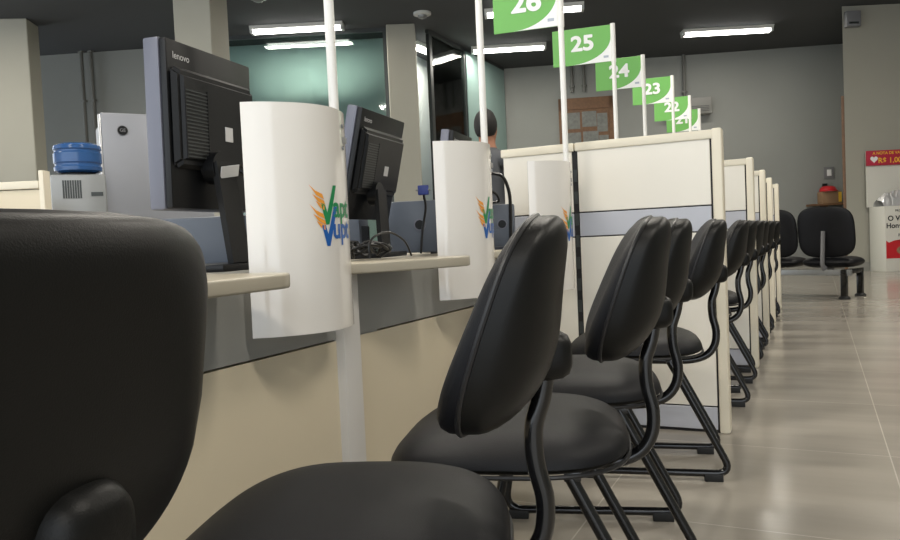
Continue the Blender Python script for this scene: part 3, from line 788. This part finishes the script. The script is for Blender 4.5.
# ------------------------------------------------------------------ standing person beyond the partition
def person(loc, rz):
    me = bpy.data.meshes.new('person')
    V = [(0,0,.93),(0,-.01,1.08),(0,0,1.24),(0,.01,1.38),(0,.01,1.46),(0,-.005,1.53),(0,-.02,1.60),(0,-.015,1.68),
         (.10,0,1.40),(.19,0,1.375),(.235,-.01,1.12),(.24,-.06,.90),(.235,-.085,.82),
         (-.10,0,1.40),(-.19,0,1.375),(-.235,-.01,1.12),(-.24,-.06,.90),(-.235,-.085,.82),
         (.09,0,.88),(.105,-.01,.50),(.11,.02,.10),(.115,-.12,.035),
         (-.09,0,.88),(-.105,-.01,.50),(-.11,.02,.10),(-.115,-.12,.035)]
    Rr = [.15,.145,.16,.13,.065,.06,.085,.085, .085,.062,.047,.035,.03, .085,.062,.047,.035,.03, .10,.068,.045,.035, .10,.068,.045,.035]
    E_ = [(0,1),(1,2),(2,3),(3,4),(4,5),(5,6),(6,7),(3,8),(8,9),(9,10),(10,11),(11,12),(3,13),(13,14),(14,15),(15,16),(16,17),(0,18),(18,19),(19,20),(20,21),(0,22),(22,23),(23,24),(24,25)]
    me.from_pydata(V, E_, []); o = bpy.data.objects.new('person', me); C.objects.link(o)
    sk = o.modifiers.new('Skin','SKIN'); lay = me.skin_vertices[0].data
    for i,r in enumerate(Rr): lay[i].radius = (r, r*(.72 if i in (0,1,2,3) else 1)); lay[i].use_root = (i==0)
    sk.use_smooth_shade = True
    sb = o.modifiers.new('Sub','SUBSURF'); sb.levels = 2; sb.render_levels = 2
    m = bpy.data.materials.new('person_clothes_and_skin'); m.use_nodes = True; nt = m.node_tree; b = nt.nodes['Principled BSDF']; b.inputs['Roughness'].default_value = .8
    tc = nt.nodes.new('ShaderNodeTexCoord'); sp = nt.nodes.new('ShaderNodeSeparateXYZ'); rp = nt.nodes.new('ShaderNodeValToRGB'); dv_ = nt.nodes.new('ShaderNodeMath'); dv_.operation = 'DIVIDE'; dv_.inputs[1].default_value = 2
    nt.links.new(tc.outputs['Object'], sp.inputs[0]); nt.links.new(sp.outputs['Z'], dv_.inputs[0]); nt.links.new(dv_.outputs[0], rp.inputs[0])
    rp.color_ramp.interpolation = 'CONSTANT'; e = rp.color_ramp.elements
    e[0].position = 0; e[0].color = rgb(20,18,17); e[1].position = .04; e[1].color = rgb(30,34,45)
    for p_, c_ in ((.47,rgb(72,74,78)),(.735,rgb(150,105,82))):
        q = e.new(p_); q.color = c_
    nt.links.new(rp.outputs[0], b.inputs['Base Color']); me.materials.append(m)
    o.location = loc; o.rotation_euler = (0,0,rz); tag(o, 'person with short black hair and grey shirt standing beyond the desks, back turned', 'person')
    # hair, ears, face, hands
    bm = bmesh.new(); bmesh.ops.create_uvsphere(bm, u_segments=28, v_segments=18, radius=1)
    for v in bm.verts:
        x,y,z = v.co; r = 1+.03*math.sin(9*x+3)*math.cos(11*y)
        v.co = Vector((x*.088*r, y*.10*r+.012, z*.125*r+1.655))
        if v.co.y < -.045 and v.co.z < 1.70: v.co.y = -.045
        if v.co.z < 1.57: v.co.z = 1.57-(1.57-v.co.z)*.3
    obj('hair', bm, 'hair', o, smooth=80)
    bm = bmesh.new(); bmesh.ops.create_uvsphere(bm, u_segments=24, v_segments=16, radius=1)
    for v in bm.verts:
        x,y,z = v.co; v.co = Vector((x*.074*(1-.18*max(0,-z)), y*.085-.022, z*.105+1.635))
    f_ = obj('face', bm, 'skin', o, smooth=80)
    bm = nb(); tube(bm, [(0,-.10,1.665),(0,-.116,1.64),(0,-.124,1.625),(0,-.108,1.615)], lambda t_: .009+.005*t_, 8); obj('nose', bm, 'skin', f_)
    for s in (-1,1):
        bm = nb(); lathe(bm, [(.0,-.006),(.012,-.004),(.018,0),(.012,.006),(0,.008)], 14, mx=T(s*.078,-.005,1.64,ry=PI/2)@Matrix.Scale(1.5,4,(1,0,0))); obj('ear', bm, 'skin', o, smooth=60)
        bm = nb(); lathe(bm, [(0,-.006),(.009,-.003),(.011,0),(0,.004)], 12, mx=T(s*.03,-.102,1.655,rx=PI/2)); obj('eye', bm, 'ink', f_)
        hb = nb(); box(hb, -.014,.014,-.04,.04,-.10,-.01, bev=.010, seg=3)
        for k,(yy,ll) in enumerate(((-.030,.065),(-.010,.075),(.010,.070),(.029,.055))): tube(hb, smooth_path([(0,yy,-.09),(-s*.004,yy,-.09-ll*.5),(-s*.016,yy,-.09-ll)],4), lambda t_: .0085-.002*t_, 8)
        tube(hb, smooth_path([(0,-.03,-.02),(-s*.006,-.055,-.05),(-s*.008,-.062,-.085)],4), lambda t_: .010-.002*t_, 8)
        xf(hb, T(s*.235,-.088,.83)); obj('hand', hb, 'skin', o)
    bm = nb(); tube(bm, smooth_path([(-.028,-.103,1.585),(0,-.110,1.582),(.028,-.103,1.585)],4), .004, 8); obj('mouth', bm, 'red', f_)
    return o
person((-2.25,5.35,0), math.radians(180))

# ------------------------------------------------------------------ light
w = bpy.data.worlds.new('World'); S.world = w; w.use_nodes = True
bg = w.node_tree.nodes['Background']; bg.inputs[0].default_value = (.86,.93,1,1); bg.inputs[1].default_value = 1.9

# ------------------------------------------------------------------ camera
F, H = 750.0, .80
roll = math.radians(2.6); vp = (815-450, 222-270)
rx_, ry_ = math.cos(roll), -math.sin(roll)
px = vp[0]*rx_+vp[1]*ry_; py = vp[0]*math.sin(roll)+vp[1]*math.cos(roll)
down = math.atan(-py/F); yaw = math.atan(px/math.hypot(F,py))
fh = Vector((-math.sin(yaw),math.cos(yaw),0)); fwd = fh*math.cos(down)+Vector((0,0,-math.sin(down)))
R0 = Vector((math.cos(yaw),math.sin(yaw),0)); U0 = R0.cross(fwd)
# image right axis u and up axis -v expressed in the level basis
Ur = R0*math.cos(roll) + (-U0)*(math.sin(roll)); Vd = R0*(-math.sin(roll)) + (-U0)*math.cos(roll)
mxc = Matrix((( Ur.x,-Vd.x,-fwd.x,0),(Ur.y,-Vd.y,-fwd.y,0),(Ur.z,-Vd.z,-fwd.z,H),(0,0,0,1)))
cam = bpy.data.cameras.new('Camera'); co = bpy.data.objects.new('Camera', cam); C.objects.link(co)
co.matrix_world = mxc; cam.sensor_width = 36; cam.sensor_fit = 'HORIZONTAL'; cam.lens = F/900*36; cam.clip_start = .02; cam.clip_end = 100
S.camera = co
S.view_settings.view_transform = 'Standard'; S.view_settings.look = 'None'; S.view_settings.gamma = 1; S.view_settings.use_curve_mapping = False
S.view_settings.exposure = 0.32
